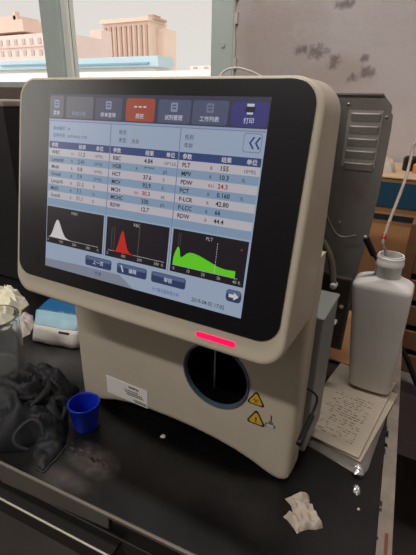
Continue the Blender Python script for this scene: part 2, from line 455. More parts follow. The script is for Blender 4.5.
# ---- printed labels on the cover
bm = bmesh.new()
yf = .032
M_sticker = mat('pale_sticker', lin(232, 228, 222), .45)
box(bm, .0045, .0680, yf - .0004, yf + .001, -.3475, -.3215, 0, .0002, 1)
def FX(x0, z0): return lambda x, y: Vector((x0 + x / 1000, yf - .0006, z0 + y / 1000))
add_text(bm, 'mindray', 4.4, FX(.0395, -.3268), 1, bold=.15, sx=1.1)
for i, (a, b, z) in enumerate(((.033, .054, -.3312), (.034, .060, -.3342), (.036, .062, -.3368), (.047, .066, -.3425), (.049, .067, -.3447))):
    x = a
    while x < b:
        w = random.uniform(.0012, .0032); box(bm, x, min(b, x + w), yf - .0006, yf - .0003, z - .0008, z + .0006, 1); x += w + .0007
LB = link('rating_label', bm, [M_sticker, M_ink], AN)
def tri(cx, cz, h, kind):
    bm = bmesh.new()
    def T3(r, y0, y1, mi, sh=0):
        lp = []
        for k in range(3):
            a = PI / 2 + 2 * PI * k / 3
            for da in (-.16, 0, .16): lp.append((cx + r * math.cos(a + da) * (1 if da else 1.05), cz + sh + r * math.sin(a + da) * (1 if da else 1.05)))
        loft(bm, [[Vector((x, y0, z)) for x, z in lp], [Vector((x, y1, z)) for x, z in lp]], True, True, mi)
    T3(h * .66, yf + .0004, yf - .0004, 1); T3(h * .50, yf + .0002, yf - .0006, 0)
    if kind == '!':
        loft(bm, [[Vector((cx + a, yf - y, cz + b)) for a, b in ((-.0008, .0030), (.0008, .0030), (.0005, -.0012), (-.0005, -.0012))] for y in (.0006, .0008)], mi=1)
        loft(bm, [[Vector((cx + .0007 * math.cos(q), yf - y, cz - .0024 + .0007 * math.sin(q))) for q in [2 * PI * j / 8 for j in range(8)]] for y in (.0006, .0008)], mi=1)
    else:
        for k in range(3):
            a = PI / 2 + 2 * PI * k / 3; ox, oz = cx + .0017 * math.cos(a), cz - .0004 + .0017 * math.sin(a)
            n = 14
            for (q0, q1) in ((-2.3, 2.3),):
                ps = [a + q0 + (q1 - q0) * j / n for j in range(n + 1)]
                ou = [(ox + .0018 * math.cos(q + PI), oz + .0018 * math.sin(q + PI)) for q in ps]
                inn = [(ox + .0011 * math.cos(q + PI), oz + .0011 * math.sin(q + PI)) for q in ps]
                for j in range(n):
                    poly_face(bm, [Vector((p[0], yf - .0007, p[1])) for p in (ou[j], ou[j + 1], inn[j + 1], inn[j])], 1)
    o = link('warning_label', bm, [M_yellow, M_ink], AN)
    o['label'] = 'yellow triangle with a biohazard sign' if kind != '!' else 'yellow triangle with an exclamation mark'
tri(.2046, -.2775, .0145, 'b'); tri(.2062, -.3010, .0155, '!')
bm = bmesh.new()
M_grayp = mat('grey_print', lin(112, 106, 104), .6)
box(bm, .2215, .2225, yf - .0003, yf + .001, -.2975, -.2895, 0); box(bm, .2195, .2245, yf - .0003, yf + .001, -.3003, -.2975, 1, 0)
box(bm, .2160, .2270, yf - .0003, yf + .001, -.3045, -.3003, 1, .0002, 1); box(bm, .2178, .2252, yf - .0005, yf + .001, -.3038, -.3012, 2)
link('probe_symbol', bm, [M_ink, M_grayp, M_white_pl], AN)

# ---- body behind the cover
bm = bmesh.new()
box(bm, -.036, .188, .089, .300, -.360, .004, 0, .004, 2)
box(bm, -.036, .112, .056, .095, -.348, .004, 0, .002, 1); box(bm, .110, .188, .056, .095, -.220, .004, 0, .002, 1); box(bm, .110, .188, .056, .095, -.348, -.312, 0, .002, 1)
box(bm, -.036, .205, .284, .380, -.360, .006, 0, .004, 2)
link('chassis', bm, M_grey, AN)
for x in (-.02, .17):
    for y in (.09, .35):
        bm = bmesh.new(); lathe(bm, [(.009, TZ + .0003), (.010, TZ + .013)], (x, y, 0), 20); link('foot', bm, M_blackpl, AN, smooth=True)
# louvred sheet standing out beyond the body at the back
bm = bmesh.new(); YP = .280
out = [(.150, -.345), (.150, .0086), (.2420, .0086), (.2536, -.004), (.2538, -.0115), (.2562, -.014), (.2570, -.032), (.2560, -.107), (.2533, -.162), (.2470, -.215), (.2440, -.300), (.243, -.345)]
loft(bm, [[Vector((x, YP + .002, z)) for x, z in out], [Vector((x, YP, z)) for x, z in out]])
box(bm, .186, .2425, YP - .0035, YP + .001, .0072, .0092, 0)
PAN = link('rear_panel', bm, M_grey, AN)
bm = bmesh.new()
box(bm, .2045, .2455, YP - .0010, YP + .001, -.077, -.0095, 0, .0006, 1)
M_louv = mat('louvre_grey', lin(160, 155, 150), .4, metal=.1)
LV = link('vent_panel', bm, M_louv, PAN)
for k in range(5):
    bm = bmesh.new(); z = -.0135 - .01455 * k
    prof = [(0, .0012), (.0042, .0006), (.0046, -.0004), (.0036, -.0024), (.0010, -.0085), (0, -.0088)]
    xs = [(.2085, .35), (.2098, .85), (.2115, 1), (.2405, 1), (.2422, .85), (.2435, .35)]
    loft(bm, [[Vector((x, YP - .0009 - f * a, z + b)) for a, b in prof] for x, f in xs])
    link('louvre', bm, M_louv, PAN, smooth=True)
for x, z in ((.2035, -.003), (.2498, -.0165), (.2130, -.150)):
    bm = bmesh.new(); lathe(bm, [(.0017, 0), (.0017, .0012), (.0008, .0018)], (x, YP, z), 12, M=MR); link('screw', bm, M_steel, PAN, smooth=True)
# compartment at the open side
bm = bmesh.new(); box(bm, .190, .2535, .058, .120, -.345, -.185, 0, .002, 2); box(bm, .180, .2545, .057, .1212, -.1865, -.1835, 0, .001, 1)
link('side_compartment', bm, M_lgrey, AN)
# tubing and fittings inside the open side
bm = bmesh.new(); tube(bm, [(.190, .255, -.118), (.208, .262, -.155), (.222, .262, -.165), (.240, .262, -.160)], .0014); link('hose', bm, mat('dull_clear_tubing', lin(120, 114, 104), .35), AN, smooth='all')
bm = bmesh.new(); tube(bm, [(.185, .215, -.150), (.208, .210, -.158), (.224, .206, -.180), (.2315, .200, -.207)], .0042); link('hose', bm, mat('smoky_tubing', lin(120, 112, 96), .25, trans=.4), AN, smooth='all')
bm = bmesh.new(); tube(bm, [(.185, .205, -.165), (.205, .200, -.180), (.214, .196, -.215), (.216, .190, -.260)], .0060); link('hose', bm, M_blackpl, AN, smooth='all')
for x, y, z, r in ((.2325, .198, -.209, .0042), (.2445, .210, -.2385, .0040), (.2400, .200, -.2600, .0026)):
    bm = bmesh.new(); lathe(bm, [(r, -.006), (r, .002), (r * .7, .004), (r * .3, .0045)], (x, y, z), 16, M=MR); link('fitting', bm, M_white_pl, AN, smooth=True)
bm = bmesh.new(); box(bm, .205, .252, .206, .216, -.30, -.2, 0, .002); link('valve_bracket', bm, mat('dark_bracket', lin(60, 52, 46), .6), AN)
# black pen-like drain hose
bm = bmesh.new()
a = at(317, 397, 0, .262); b = at(313, 412, 0, .262); c = at(306, 428, 0, .262); d = at(299, 444, 0, .262)
tube(bm, [a + Vector((-.010, 0, .006)), a, b, c, d], lambda t: .0011 + (.0018 if t > .55 else 0), 10)
link('drain_hose', bm, M_blackpl, AN, smooth='all')
# white tubing loop above the top
bm = bmesh.new(); Y = .24
pl = [at(u, v, 1, Y) for u, v in ((219, 95), (217.5, 78), (221, 70), (230, 66.8), (240, 69), (250, 74), (262, 82), (272, 96))]
tube(bm, [p + Vector((0, .006 * i, 0)) for i, p in enumerate(pl)], .0014, 12)
pl = [at(u, v, 1, Y) for u, v in ((216.5, 96), (216, 77), (219, 70), (226, 66.4), (232, 66))]
tube(bm, [p + Vector((0, .012 + .004 * i, 0)) for i, p in enumerate(pl)], .0006, 8)
link('tubing_loop', bm, mat('white_tubing', lin(216, 212, 200), .35), AN, smooth='all')

# ================================================================== TABLE
TR = math.radians(4.3)
def TW(a, b, z):  # table axes: a along the front edge, b away from it
    o = Vector((.3435, -.066, 0)); ca, sa = math.cos(TR), math.sin(TR)
    return Vector((o.x + a * ca - b * sa, o.y + a * sa + b * ca, z))
def tbox(bm, a0, a1, b0, b1, z0, z1, mi=0, bev=0):
    M = Matrix.Translation(Vector((.3435, -.066, 0))) @ Matrix.Rotation(TR, 4, 'Z')
    box(bm, a0, a1, b0, b1, z0, z1, mi, bev, 2, M)
TB = thing('lab_table', 'long black-topped lab table with a worn pale right edge', 'table', TW(-.9, .3, -Z0))
nt_ = M_black_top.node_tree; b_ = nt_.nodes['Principled BSDF']
def scuff_sheen(u, v, rx, ry, rot, colr, sc, amt):  # tints the laminate locally, for wear and for painted reflections
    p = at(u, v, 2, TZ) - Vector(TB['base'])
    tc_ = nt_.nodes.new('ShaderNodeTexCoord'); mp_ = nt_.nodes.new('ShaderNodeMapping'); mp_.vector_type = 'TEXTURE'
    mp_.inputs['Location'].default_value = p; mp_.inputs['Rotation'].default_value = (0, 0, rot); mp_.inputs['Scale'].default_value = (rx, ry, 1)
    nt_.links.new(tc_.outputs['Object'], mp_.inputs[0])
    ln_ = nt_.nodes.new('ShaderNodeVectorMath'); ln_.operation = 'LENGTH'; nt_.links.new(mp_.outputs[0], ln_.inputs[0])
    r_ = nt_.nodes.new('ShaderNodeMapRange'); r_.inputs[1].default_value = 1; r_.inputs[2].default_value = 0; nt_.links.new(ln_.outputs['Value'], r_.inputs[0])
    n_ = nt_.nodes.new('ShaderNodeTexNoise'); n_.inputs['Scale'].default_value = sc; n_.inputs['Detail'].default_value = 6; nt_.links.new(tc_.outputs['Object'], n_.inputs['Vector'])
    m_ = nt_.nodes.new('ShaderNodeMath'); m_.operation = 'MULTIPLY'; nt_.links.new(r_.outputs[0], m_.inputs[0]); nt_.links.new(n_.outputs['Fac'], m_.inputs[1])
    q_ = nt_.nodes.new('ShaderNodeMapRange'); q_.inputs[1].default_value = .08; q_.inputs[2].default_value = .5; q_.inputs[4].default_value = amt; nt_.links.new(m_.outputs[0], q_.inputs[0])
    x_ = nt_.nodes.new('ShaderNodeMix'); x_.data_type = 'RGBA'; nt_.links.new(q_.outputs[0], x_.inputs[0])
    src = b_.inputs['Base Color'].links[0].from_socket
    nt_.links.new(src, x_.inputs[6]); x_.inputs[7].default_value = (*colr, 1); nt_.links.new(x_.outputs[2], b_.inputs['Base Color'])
scuff_sheen(92, 459, .048, .026, -.1, lin(104, 96, 92), 110, .75)  # scuffed spot plus the window's reflection, painted in as lighter grey
scuff_sheen(52, 360, .12, .07, .3, lin(92, 88, 88), 20, .8)  # window reflection painted into the laminate as a grey patch
scuff_sheen(60, 478, .05, .02, .1, lin(84, 78, 74), 60, .7)
scuff_sheen(215, 500, .10, .04, .1, lin(44, 42, 42), 60, .6)
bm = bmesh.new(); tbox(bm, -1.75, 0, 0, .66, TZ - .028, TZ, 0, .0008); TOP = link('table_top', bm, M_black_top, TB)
bm = bmesh.new(); tbox(bm, -1.75, .0135, -.0030, 0, TZ - .0035, TZ + .0006, 0, .0005); o = link('edge_trim', bm, M_edge, TB); o['label'] = 'thin bare metal trim'
bm = bmesh.new(); tbox(bm, 0, .0135, 0, .66, TZ - .030, TZ + .0004, 0, .0006)
for k in range(26):
    b_ = random.uniform(0, .5); w = random.uniform(.002, .010)
    tbox(bm, -.0006, random.uniform(.001, .0032), b_, b_ + w, TZ, TZ + .0007, 1)
tbox(bm, .0065, .0095, .072, .094, TZ, TZ + .0008, 2)
o = link('edge_strip', bm, [M_beige_strip, M_apron, mat('rust_mark', lin(120, 66, 52), .7)], TB); o['label'] = 'worn beige edge strip with chips'
bm = bmesh.new(); tbox(bm, -1.72, -.01, -.001, .02, TZ - .090, TZ - .030, 0, .001); tbox(bm, -.03, -.01, .02, .64, TZ - .10, TZ - .028, 0, 0); tbox(bm, -1.72, -1.70, .02, .64, TZ - .10, TZ - .028, 0); tbox(bm, -1.72, -.01, .62, .64, TZ - .10, TZ - .028, 0)
link('apron', bm, M_apron, TB)
for a_, b_ in ((-.04, .03), (-1.70, .03), (-.04, .62), (-1.70, .62)):
    bm = bmesh.new(); tbox(bm, a_ - .02, a_ + .02, b_ - .02, b_ + .02, -Z0, TZ - .028, 0, .002); link('leg', bm, M_apron, TB)
# pull-out shelf under the front edge with a pale lip, and a strip of tape
bm = bmesh.new(); tbox(bm, -1.4, -.226, -.016, .45, TZ - .038, TZ - .033, 0, .001); SH = link('pull_out_shelf', bm, mat('shelf_board', lin(28, 26, 24), .75, spec=.2), TB)
bm = bmesh.new(); tbox(bm, -1.4, -.226, -.0180, -.016, TZ - .0345, TZ - .0325, 0, .0006); link('metal_lip', bm, mat('pale_metal_lip', lin(190, 184, 170), .35, metal=.3), SH)
bm = bmesh.new()
lathe(bm, [(.0022, 0), (.0032, .002), (.0032, .004), (.0018, .006)], TW(-.2270, -.0180, TZ - .0335), 20, M=MR); link('knob', bm, M_edge, SH, smooth=True)
bm = bmesh.new()
tp = [TW(-.395, -.0034, TZ - .0005), TW(-.236, -.0034, TZ - .0005), TW(-.238, -.0034, TZ - .018), TW(-.300, -.0034, TZ - .0225), TW(-.385, -.0034, TZ - .029)]
loft(bm, [tp, [p + Vector((-.0002, .0030, 0)) for p in tp]])
o = link('tape_strip', bm, M_tape, TB); o['label'] = 'grey-green strip of tape along the front edge'
# scraped marks on the top
bm = bmesh.new()
M_scr = mat('scraped_laminate', lin(120, 106, 96), .55, noise_scale=200, noise_amt=.3)
for k in range(46):
    u = random.gauss(93, 8); v = 459 + (u - 93) * .45 + random.gauss(0, 2.2)
    p = at(u, v, 2, TZ); r = random.uniform(.0006, .0022); a = random.uniform(0, PI)
    n = 7; lp = [(p.x + r * random.uniform(.5, 1.6) * math.cos(2 * PI * j / n + a) * 1.5, p.y + r * random.uniform(.4, 1) * math.sin(2 * PI * j / n + a)) for j in range(n)]
    poly_face(bm, [Vector((x, y, TZ + .0003)) for x, y in lp])
link('scraped_marks', bm, M_scr, TOP)

# ================================================================== BOTTLE, TUBES
BO = thing('reagent_bottle', 'white open-mouthed plastic reagent bottle standing on the papers right of the analyzer', 'bottle', (.292, .245, -.362))
def superr(cx, cy, a, b, n=4.0, seg=56, z=0):
    out = []
    for k in range(seg):
        q = 2 * PI * k / seg; c, s = math.cos(q), math.sin(q)
        out.append(Vector((cx + a * math.copysign(abs(c) ** (2 / n), c), cy + b * math.copysign(abs(s) ** (2 / n), s), z)))
    return out
bm = bmesh.new()
zb = -.3615
lv = [(zb + .000, .2940, .0240, .0195, 5), (zb + .0015, .2938, .0262, .0215, 5), (zb + .006, .2935, .0272, .0225, 6), (zb + .06, .2900, .0305, .0228, 7), (zb + .11, .2873, .0332, .0230, 7),
      (-.216, .2852, .0354, .0230, 7), (-.2120, .2851, .0350, .0227, 7), (-.2098, .2851, .0338, .0217, 6.5), (-.2060, .2858, .0290, .0190, 4.6), (-.2025, .2868, .0205, .0168, 2.8), (-.2000, .2872, .0158, .0158, 2.0)]
cy = .245
loft(bm, [superr(x, cy, a, b, n, 56, z) for z, x, a, b, n in lv], True, False)
link('body', bm, M_hdpe, BO, smooth=True)
bm = bmesh.new()
nk = [(.0154, -.2030), (.0154, -.1860), (.0166, -.1855), (.0166, -.1805), (.0160, -.1795), (.0160, -.1745), (.0150, -.1735), (.0150, -.1722), (.0134, -.1722), (.0134, -.2030)]
lathe(bm, nk, (.2872, cy, 0), 48, cap0=False, cap1=False)
link('neck', bm, M_hdpe, BO, smooth=True)

T1 = thing('suction_tube', 'clear thin tube with a red collar dipping into the white bottle', 'tube', (.287, .240, -.20))
bm = bmesh.new()
pa = at(384, 237, 1, .236); pb = at(405, 180, 1, .30); pc = at(414.5, 144, 1, .34); pd = at(424, 120, 1, .38)
tube(bm, [(.284, .243, -.33), (.285, .243, -.21), (.2805, .240, -.170), pa, pb, pc, pd], .0019, 12); link('tube', bm, M_tubing, T1, smooth='all')
bm = bmesh.new(); v = (pb - pa).normalized(); tube(bm, [pa - v * .002, pa + v * .0025], .0030, 14, smooth=False); link('collar', bm, M_red, T1, smooth=True)
bm = bmesh.new(); e1 = at(411, 152, 1, .338); tube(bm, [e1, pc + (pc - e1) * .15], .0026, 12, smooth=False); link('sleeve', bm, M_white_pl, T1, smooth=True)
T2 = thing('probe_plug', 'black cylindrical tube plug leaning by the bottle mouth', 'tube plug', (.277, .236, -.19))
bm = bmesh.new(); a = at(366, 238, 1, .235); b = at(374, 255, 1, .238); c = at(380, 268, 1, .243)
tube(bm, [a, b], .0040, 16, smooth=False); link('plug_body', bm, M_blackpl, T2, smooth=True)
bm = bmesh.new(); tube(bm, [b, c, c + Vector((.003, .002, -.02)), c + Vector((.004, .002, -.10))], .0018, 10); link('tube', bm, M_blackpl, T2, smooth='all')
bm = bmesh.new(); tube(bm, [a + (a - b) * .03, a + (a - b).normalized() * .003], .0018, 10, smooth=False); link('tip', bm, M_white_pl, T2)

# ================================================================== PAPERS + BAG
def sheet(c0, ang, w, l, z, th, curl, label, text):
    bm = bmesh.new(); n = 14
    ca, sa = math.cos(ang), math.sin(ang)
    def P(a, b, dz=0):   # a leftwards, b away
        h = curl * (max(0, 1 - a / w * 3) * .4 + max(0, 1 - b / l * 3)) * .5
        return Vector((c0[0] - a * ca - b * sa, c0[1] - a * sa + b * ca, z + h * .5 + dz))
    top = [[bm.verts.new(P(w * i / n, l * j / n, th)) for i in range(n + 1)] for j in range(n + 1)]
    bt = [[bm.verts.new(P(w * i / n, l * j / n, 0)) for i in range(n + 1)] for j in range(n + 1)]
    for j in range(n):
        for i in range(n):
            bm.faces.new((top[j][i], top[j][i + 1], top[j + 1][i + 1], top[j + 1][i])); bm.faces.new((bt[j][i], bt[j + 1][i], bt[j + 1][i + 1], bt[j][i + 1]))
    for j in range(n):
        bm.faces.new((top[j][0], top[j + 1][0], bt[j + 1][0], bt[j][0])); bm.faces.new((top[j][n], bt[j][n], bt[j + 1][n], top[j + 1][n]))
        bm.faces.new((top[0][j], bt[0][j], bt[0][j + 1], top[0][j + 1])); bm.faces.new((top[n][j], top[n][j + 1], bt[n][j + 1], bt[n][j]))
    bmesh.ops.recalc_face_normals(bm, faces=bm.faces)
    if text:
        b = .016
        while b < l * .62:
            a = .012
            while a < w - .02:
                g = random.uniform(.0015, .006); dz = th + .00025; hh = random.uniform(.0006, .0011)
                if random.random() < .68: poly_face(bm, [P(a, b, dz), P(a + g, b, dz), P(a + g, b + hh, dz), P(a, b + hh, dz)], 1)
                a += g + random.uniform(.001, .004)
            b += random.choice((.0042, .0042, .0050, .0070))
    return single('paper_sheet', bm, [M_paper, M_ink], label, 'paper', group=None)
# clear bag lying under the papers
ol = tpx([(292, 436), (330, 459), (361, 478), (368, 470), (374, 452), (384, 424), (396, 394), (388, 380), (345, 372), (315, 395)])
bm = bmesh.new()
crumple(bm, ol, lambda x, y, d: min(d * .35, .0030) + .0012 * noise.noise(Vector((x, y, 0)) * 90), .006, TZ + .0003)
single('clear_plastic_bag', bm, M_film, 'flat clear plastic bag under the papers, its glossy corner poking out', 'plastic bag', smooth='all')
sheet((.3075, .0985), math.radians(-9), .088, .15, TZ + .0036, .0005, .002, 'lower paper sheet, only its front margin showing under the printed one', False)
sheet((.3045, .1000), math.radians(-7), .080, .17, TZ + .0066, .0006, .0025, 'printed paper sheet on top, its text turned to the white bottle', True)
bm = bmesh.new(); crumple(bm, tpx([(350, 470), (356, 466), (363, 470), (363, 478), (354, 477)]), lambda x, y, d: min(d, .003) * (1.2 + .8 * noise.noise(Vector((x, y, 0)) * 400)), .0015, TZ + .0035)
# small torn foil corner of the bag
single('foil_scrap', bm, M_foil, 'shiny torn foil scrap at the corner of the plastic bag', 'scrap')
# brown card on the table behind the side compartment
bm = bmesh.new(); box(bm, .205, .262, .285, .47, TZ + .0005, TZ + .004, 0, .0005, 1); 
single('cardboard_piece', bm, M_carton, 'flat brown cardboard piece on the table behind the bottle', 'cardboard')

# ================================================================== SMALL THINGS ON THE TABLE
# blue cup
CU = thing('plastic_cup', 'small bright blue plastic cup, empty, before the analyzer', 'cup', (.0050, -.0080, TZ))
bm = bmesh.new()
CC_ = (.0030, -.0075)
lathe(bm, [(.0125, TZ + .0004), (.0140, TZ + .0006), (.0150, TZ + .003), (.0180, TZ + .0335), (.0186, TZ + .0342), (.0184, TZ + .0350), (.0171, TZ + .0345), (.0138, TZ + .003), (.0120, TZ + .0022)], (*CC_, 0), 48)
link('cup_body', bm, M_blue, CU, smooth=True)
bm = bmesh.new()
ring = [Vector((CC_[0] + .0182 * math.cos(2 * PI * k / 48), CC_[1] + .0182 * math.sin(2 * PI * k / 48), TZ + .0350)) for k in range(49)]
tube(bm, ring, .0009, 8, smooth=False); link('rim', bm, M_blue, CU, smooth='all')

# beaker at the left edge
BX, BY = -.1800, .0120
BK = thing('glass_beaker', 'clear glass jar with thick base rings, at the left edge of the table', 'glass jar', (BX, BY, TZ))
bm = bmesh.new(); h = .091
lathe(bm, [(.0300, TZ + .0004), (.0330, TZ + .0015), (.0342, TZ + .006), (.0345, TZ + .060), (.0342, TZ + h - .008), (.0358, TZ + h - .004), (.0358, TZ + h), (.0328, TZ + h), (.0312, TZ + h - .008),
           (.0315, TZ + .012), (.0290, TZ + .0085), (.0200, TZ + .0065), (.0120, TZ + .0085), (.001, TZ + .009)], (BX, BY, 0), 64)
link('glass_body', bm, M_glass, BK, smooth=True)
bm = bmesh.new()
ring = [Vector((BX + .0212 * math.cos(2 * PI * k / 48), BY + .0212 * math.sin(2 * PI * k / 48), TZ + .0105)) for k in range(49)]
tube(bm, ring, .0022, 10, smooth=False); link('base_ring', bm, M_glass, BK, smooth='all')

# crumpled glove & wrap behind the jar
def N3(x, y, s, o=0): return noise.noise(Vector((x * s, y * s, o)))
bm = bmesh.new()
crumple(bm, tpx([(-14, 318), (-6, 300), (4, 292), (16, 292), (25, 299), (29, 305), (22, 311), (19, 321), (8, 330), (-6, 330)]),
        lambda x, y, d: min(d * 1.3, .020) * (.95 + .55 * N3(x, y, 55, 1)) + .012 * max(0, 1 - abs(N3(x, y, 45, 7)) * 3) * min(1, d * 60) + .006 * abs(N3(x, y, 140, 3)), .0018, TZ)
single('latex_glove', bm, M_latex, 'crumpled cream latex glove behind the glass jar', 'glove', smooth='all')
bm = bmesh.new()
crumple(bm, tpx([(14, 330), (19, 318), (26, 313), (33, 316), (34, 325), (30, 334), (22, 338)]),
        lambda x, y, d: min(d * 1.3, .015) * (.9 + .6 * N3(x, y, 80, 5)), .003, TZ)
single('crumpled_wrap', bm, mat('pale_film_wrap', lin(196, 186, 180), .35), 'small crumpled pale wrap between glove and tissue packet', 'wrap', smooth=True)

# tissue packet
p0 = at(29, 343, 2, TZ); p1 = at(78, 352, 2, TZ)
PK = thing('tissue_packet', 'soft packet with white bottom and blue top leaning beside the analyzer', 'packet', (p0 + p1) / 2)
ax = (p1 - p0); W = ax.length; ax = ax.normalized(); bk = Vector((-ax.y, ax.x, 0))
def pk(u, v, dth, side):   # u 0..1 along, v height m, side -1 front +1 back
    lean = v * .42
    wob = .0025 * noise.noise(Vector((u * 4, v * 70, side)))
    e = min(u, 1 - u); pinch = min(1, e / .10) ** .5 if e > 0 else 0
    return p0 + ax * (W * u) + bk * (.010 + lean + side * (dth * pinch + .0004) + wob) + Vector((0, 0, v + .001 + .002 * math.sin(u * 9) * (v < .004)))
prof = [(.0000, .003), (.004, .010), (.012, .0125), (.022, .012), (.0292, .0105), (.0300, .0102), (.040, .007), (.0465, .0022)]
def packpart(name, lo, hi, m, par):
    bm = bmesh.new(); sel = [p for p in prof if lo - 1e-6 <= p[0] <= hi + 1e-6]; n = 22
    rings = [[pk(i / n, v, d, -1) for i in range(n + 1)] + [pk(1 - i / n, v, d, 1) for i in range(n + 1)] for v, d in sel]
    loft(bm, rings); return link(name, bm, m, par, smooth='all')
o = packpart('lower_wrapper', 0, .0292, M_packwhite, PK)
packpart('upper_wrapper', .0292, .0465, M_packblue, PK)
bm = bmesh.new(); n = 18
rg = []
for j, (v, b) in enumerate(((.0455, 0), (.050, .006), (.054, .014), (.0565, .024), (.057, .034))):
    rg.append([pk(.10 * j / 4 + (.94 - .10 * j / 4) * i / n * 1.0, v - (.004 * abs(i / n - .6)), .0, 0) + bk * (b + .004 * noise.noise(Vector((i * .4, j, 3)))) for i in range(n + 1)] +
              [pk(.10 * j / 4 + (.94 - .10 * j / 4) * (1 - i / n), v - .002, .0, 0) + bk * (b) + Vector((0, 0, -.0012)) for i in range(n + 1)])
loft(bm, rg); link('top_flap', bm, M_packnavy, PK, smooth='all')
bm = bmesh.new()
a = [pk(u, v, .0115, -1) - bk * .0012 for u, v in ((.60, .0235), (.80, .0225), (.80, .0255), (.60, .0265))]
loft(bm, [a, [q + bk * .0008 for q in a]]); link('dark_mark', bm, M_ink, PK)

# black cloth
def cl_h(x, y, d):
    w = Vector((x * 26, y * 26, 1.3)); q = Vector((x * 11 + .7 * noise.noise(w), y * 24 + .9 * noise.noise(w + Vector((5, 1, 2))), 4.0))
    fold = 1 - abs(noise.noise(q)) * 2.6; fold = max(fold, 0) ** 1.5
    fold2 = max(0, 1 - abs(noise.noise(q * 2.1 + Vector((3, 7, 1)))) * 3)
    base = min(1, d / .022) ** .6
    return base * (.012 + .026 * fold + .009 * fold2 + .008 * noise.noise(w * .5)) + .001
CL = thing('cleaning_cloth', 'crumpled black cloth heaped left of the blue cup', 'cloth', at(30, 425, 2, TZ))
bm = bmesh.new()
crumple(bm, tpx([(-30, 440), (-28, 408), (-2, 394), (20, 382), (44, 376), (66, 379), (80, 390), (68, 405), (69, 428), (66, 440), (56, 447), (34, 444), (22, 452), (2, 453), (-14, 450)]), cl_h, .0032, TZ)
link('cloth_heap', bm, M_cloth, CL, smooth='all')
bm = bmesh.new()
crumple(bm, tpx([(36, 436), (52, 428), (66, 430), (66, 444), (58, 455), (43, 471), (36, 466), (32, 454)]), lambda x, y, d: min(1, d / .006) * (.006 + .006 * max(0, N3(x, y, 60, 2)) + .003 * N3(x, y, 120, 8)), .0028, TZ)
link('hanging_corner', bm, M_cloth, CL, smooth='all')
bm = bmesh.new()
pp = [at(u, v, 2, TZ + .001) for u, v in ((65, 447), (57, 458), (50, 464.5), (43.5, 472), (35.5, 467))]
tube(bm, pp, .0010, 8, flat=.8); link('hem', bm, M_cloth_edge, CL, smooth='all')
bm = bmesh.new()
pp = [at(u, v, 2, TZ + hh) for u, v, hh in ((44, 436, .030), (40, 424, .042), (32, 420, .046), (22, 426, .045), (14, 437, .038), (17, 446, .030), (28, 450, .022))]
tube(bm, pp, .0020, 8, flat=.8); link('cloth_loop', bm, M_cloth_edge, CL, smooth='all')
bm = bmesh.new()
pp = [at(u, v, 2, TZ + hh) for u, v, hh in ((-8, 444, .006), (4, 442, .007), (20, 441, .006))]
tube(bm, pp, .0042, 10, flat=.5); link('hem', bm, M_cloth_edge, CL, smooth='all')
bm = bmesh.new()
for q in ([(30, 407, .030), (42, 397, .034), (48, 388, .033), (47, 378, .024)], [(52, 400, .028), (62, 399, .026), (66, 408, .016), (62, 420, .012)], [(4, 408, .024), (18, 400, .030), (34, 398, .032)], [(8, 391, .018), (24, 388, .026), (36, 381, .026), (50, 378, .022)]):
    tube(bm, [at(u, v, 2, TZ + hh) for u, v, hh in q], lambda t: .0022 + .003 * math.sin(PI * min(1, max(0, t))), 10)
link('fold_ridges', bm, M_cloth, CL, smooth='all')

# crumpled tissue in front
bm = bmesh.new()
pl = tpx([(285, 499), (291, 497), (298, 497.5), (300, 494.5), (304, 493.5), (309, 496), (310, 504), (315, 512), (321, 521), (323, 528), (316, 530), (308, 529.5), (300, 532), (297, 534), (294, 529), (288, 521), (283, 517), (287, 514), (293, 513), (291, 506)])
crumple(bm, pl, lambda x, y, d: min(1, d / .0022) * (.0035 + .0110 * abs(N3(x, y, 110, 2)) + .004 * max(0, N3(x, y, 60, 6)) + .002 * N3(x, y, 260, 4)), .0014, TZ)
single('crumpled_tissue', bm, M_tissue, 'torn piece of white tissue lying flat near the front of the black table', 'tissue', smooth=True)
bm = bmesh.new(); crumple(bm, tpx([(353, 491), (354, 486), (357, 485), (360, 489), (360, 494), (357, 496)]), lambda x, y, d: min(1, d / .001) * (.0025 + .002 * N3(x, y, 600, 1)), .0009, TZ)
single('foil_crumb', bm, M_foil, 'tiny silvery foil crumb on the table below the papers', 'crumb')
bm = bmesh.new(); crumple(bm, tpx([(357, 509), (359, 508), (360, 510), (358, 511)]), lambda x, y, d: .0008, .0005, TZ)
single('paper_crumb', bm, M_tissue, 'minute pale crumb on the table under the foil crumb', 'crumb')
bm = bmesh.new(); crumple(bm, tpx([(160, 436.5), (163, 434.5), (166, 436), (165, 438), (161, 438)]), lambda x, y, d: min(1, d / .0008) * .0018, .0007, TZ)
single('white_crumb', bm, M_white_pl, 'small white crumb on the table before the analyzer', 'crumb')

# black computer case at the left
CC = thing('computer_case', 'black boxy computer case with a pale top edge at the left end of the table', 'computer', (-.60, .42, TZ))
bm = bmesh.new(); box(bm, -.82, -.395, .243, .57, TZ + .0005, -.020, 0, .003, 2); link('case_body', bm, mat('black_case', (.012, .012, .013), .45), CC)
bm = bmesh.new(); box(bm, -.822, -.393, .240, .572, -.020, -.008, 0, .003, 2); link('top_panel', bm, mat('pale_top_trim', lin(150, 138, 128), .5), CC)

# ================================================================== ROOM
YW = 1.0
M_wall = mat('plaster', lin(176, 166, 162), .9, noise_scale=2.2, noise_amt=.05)
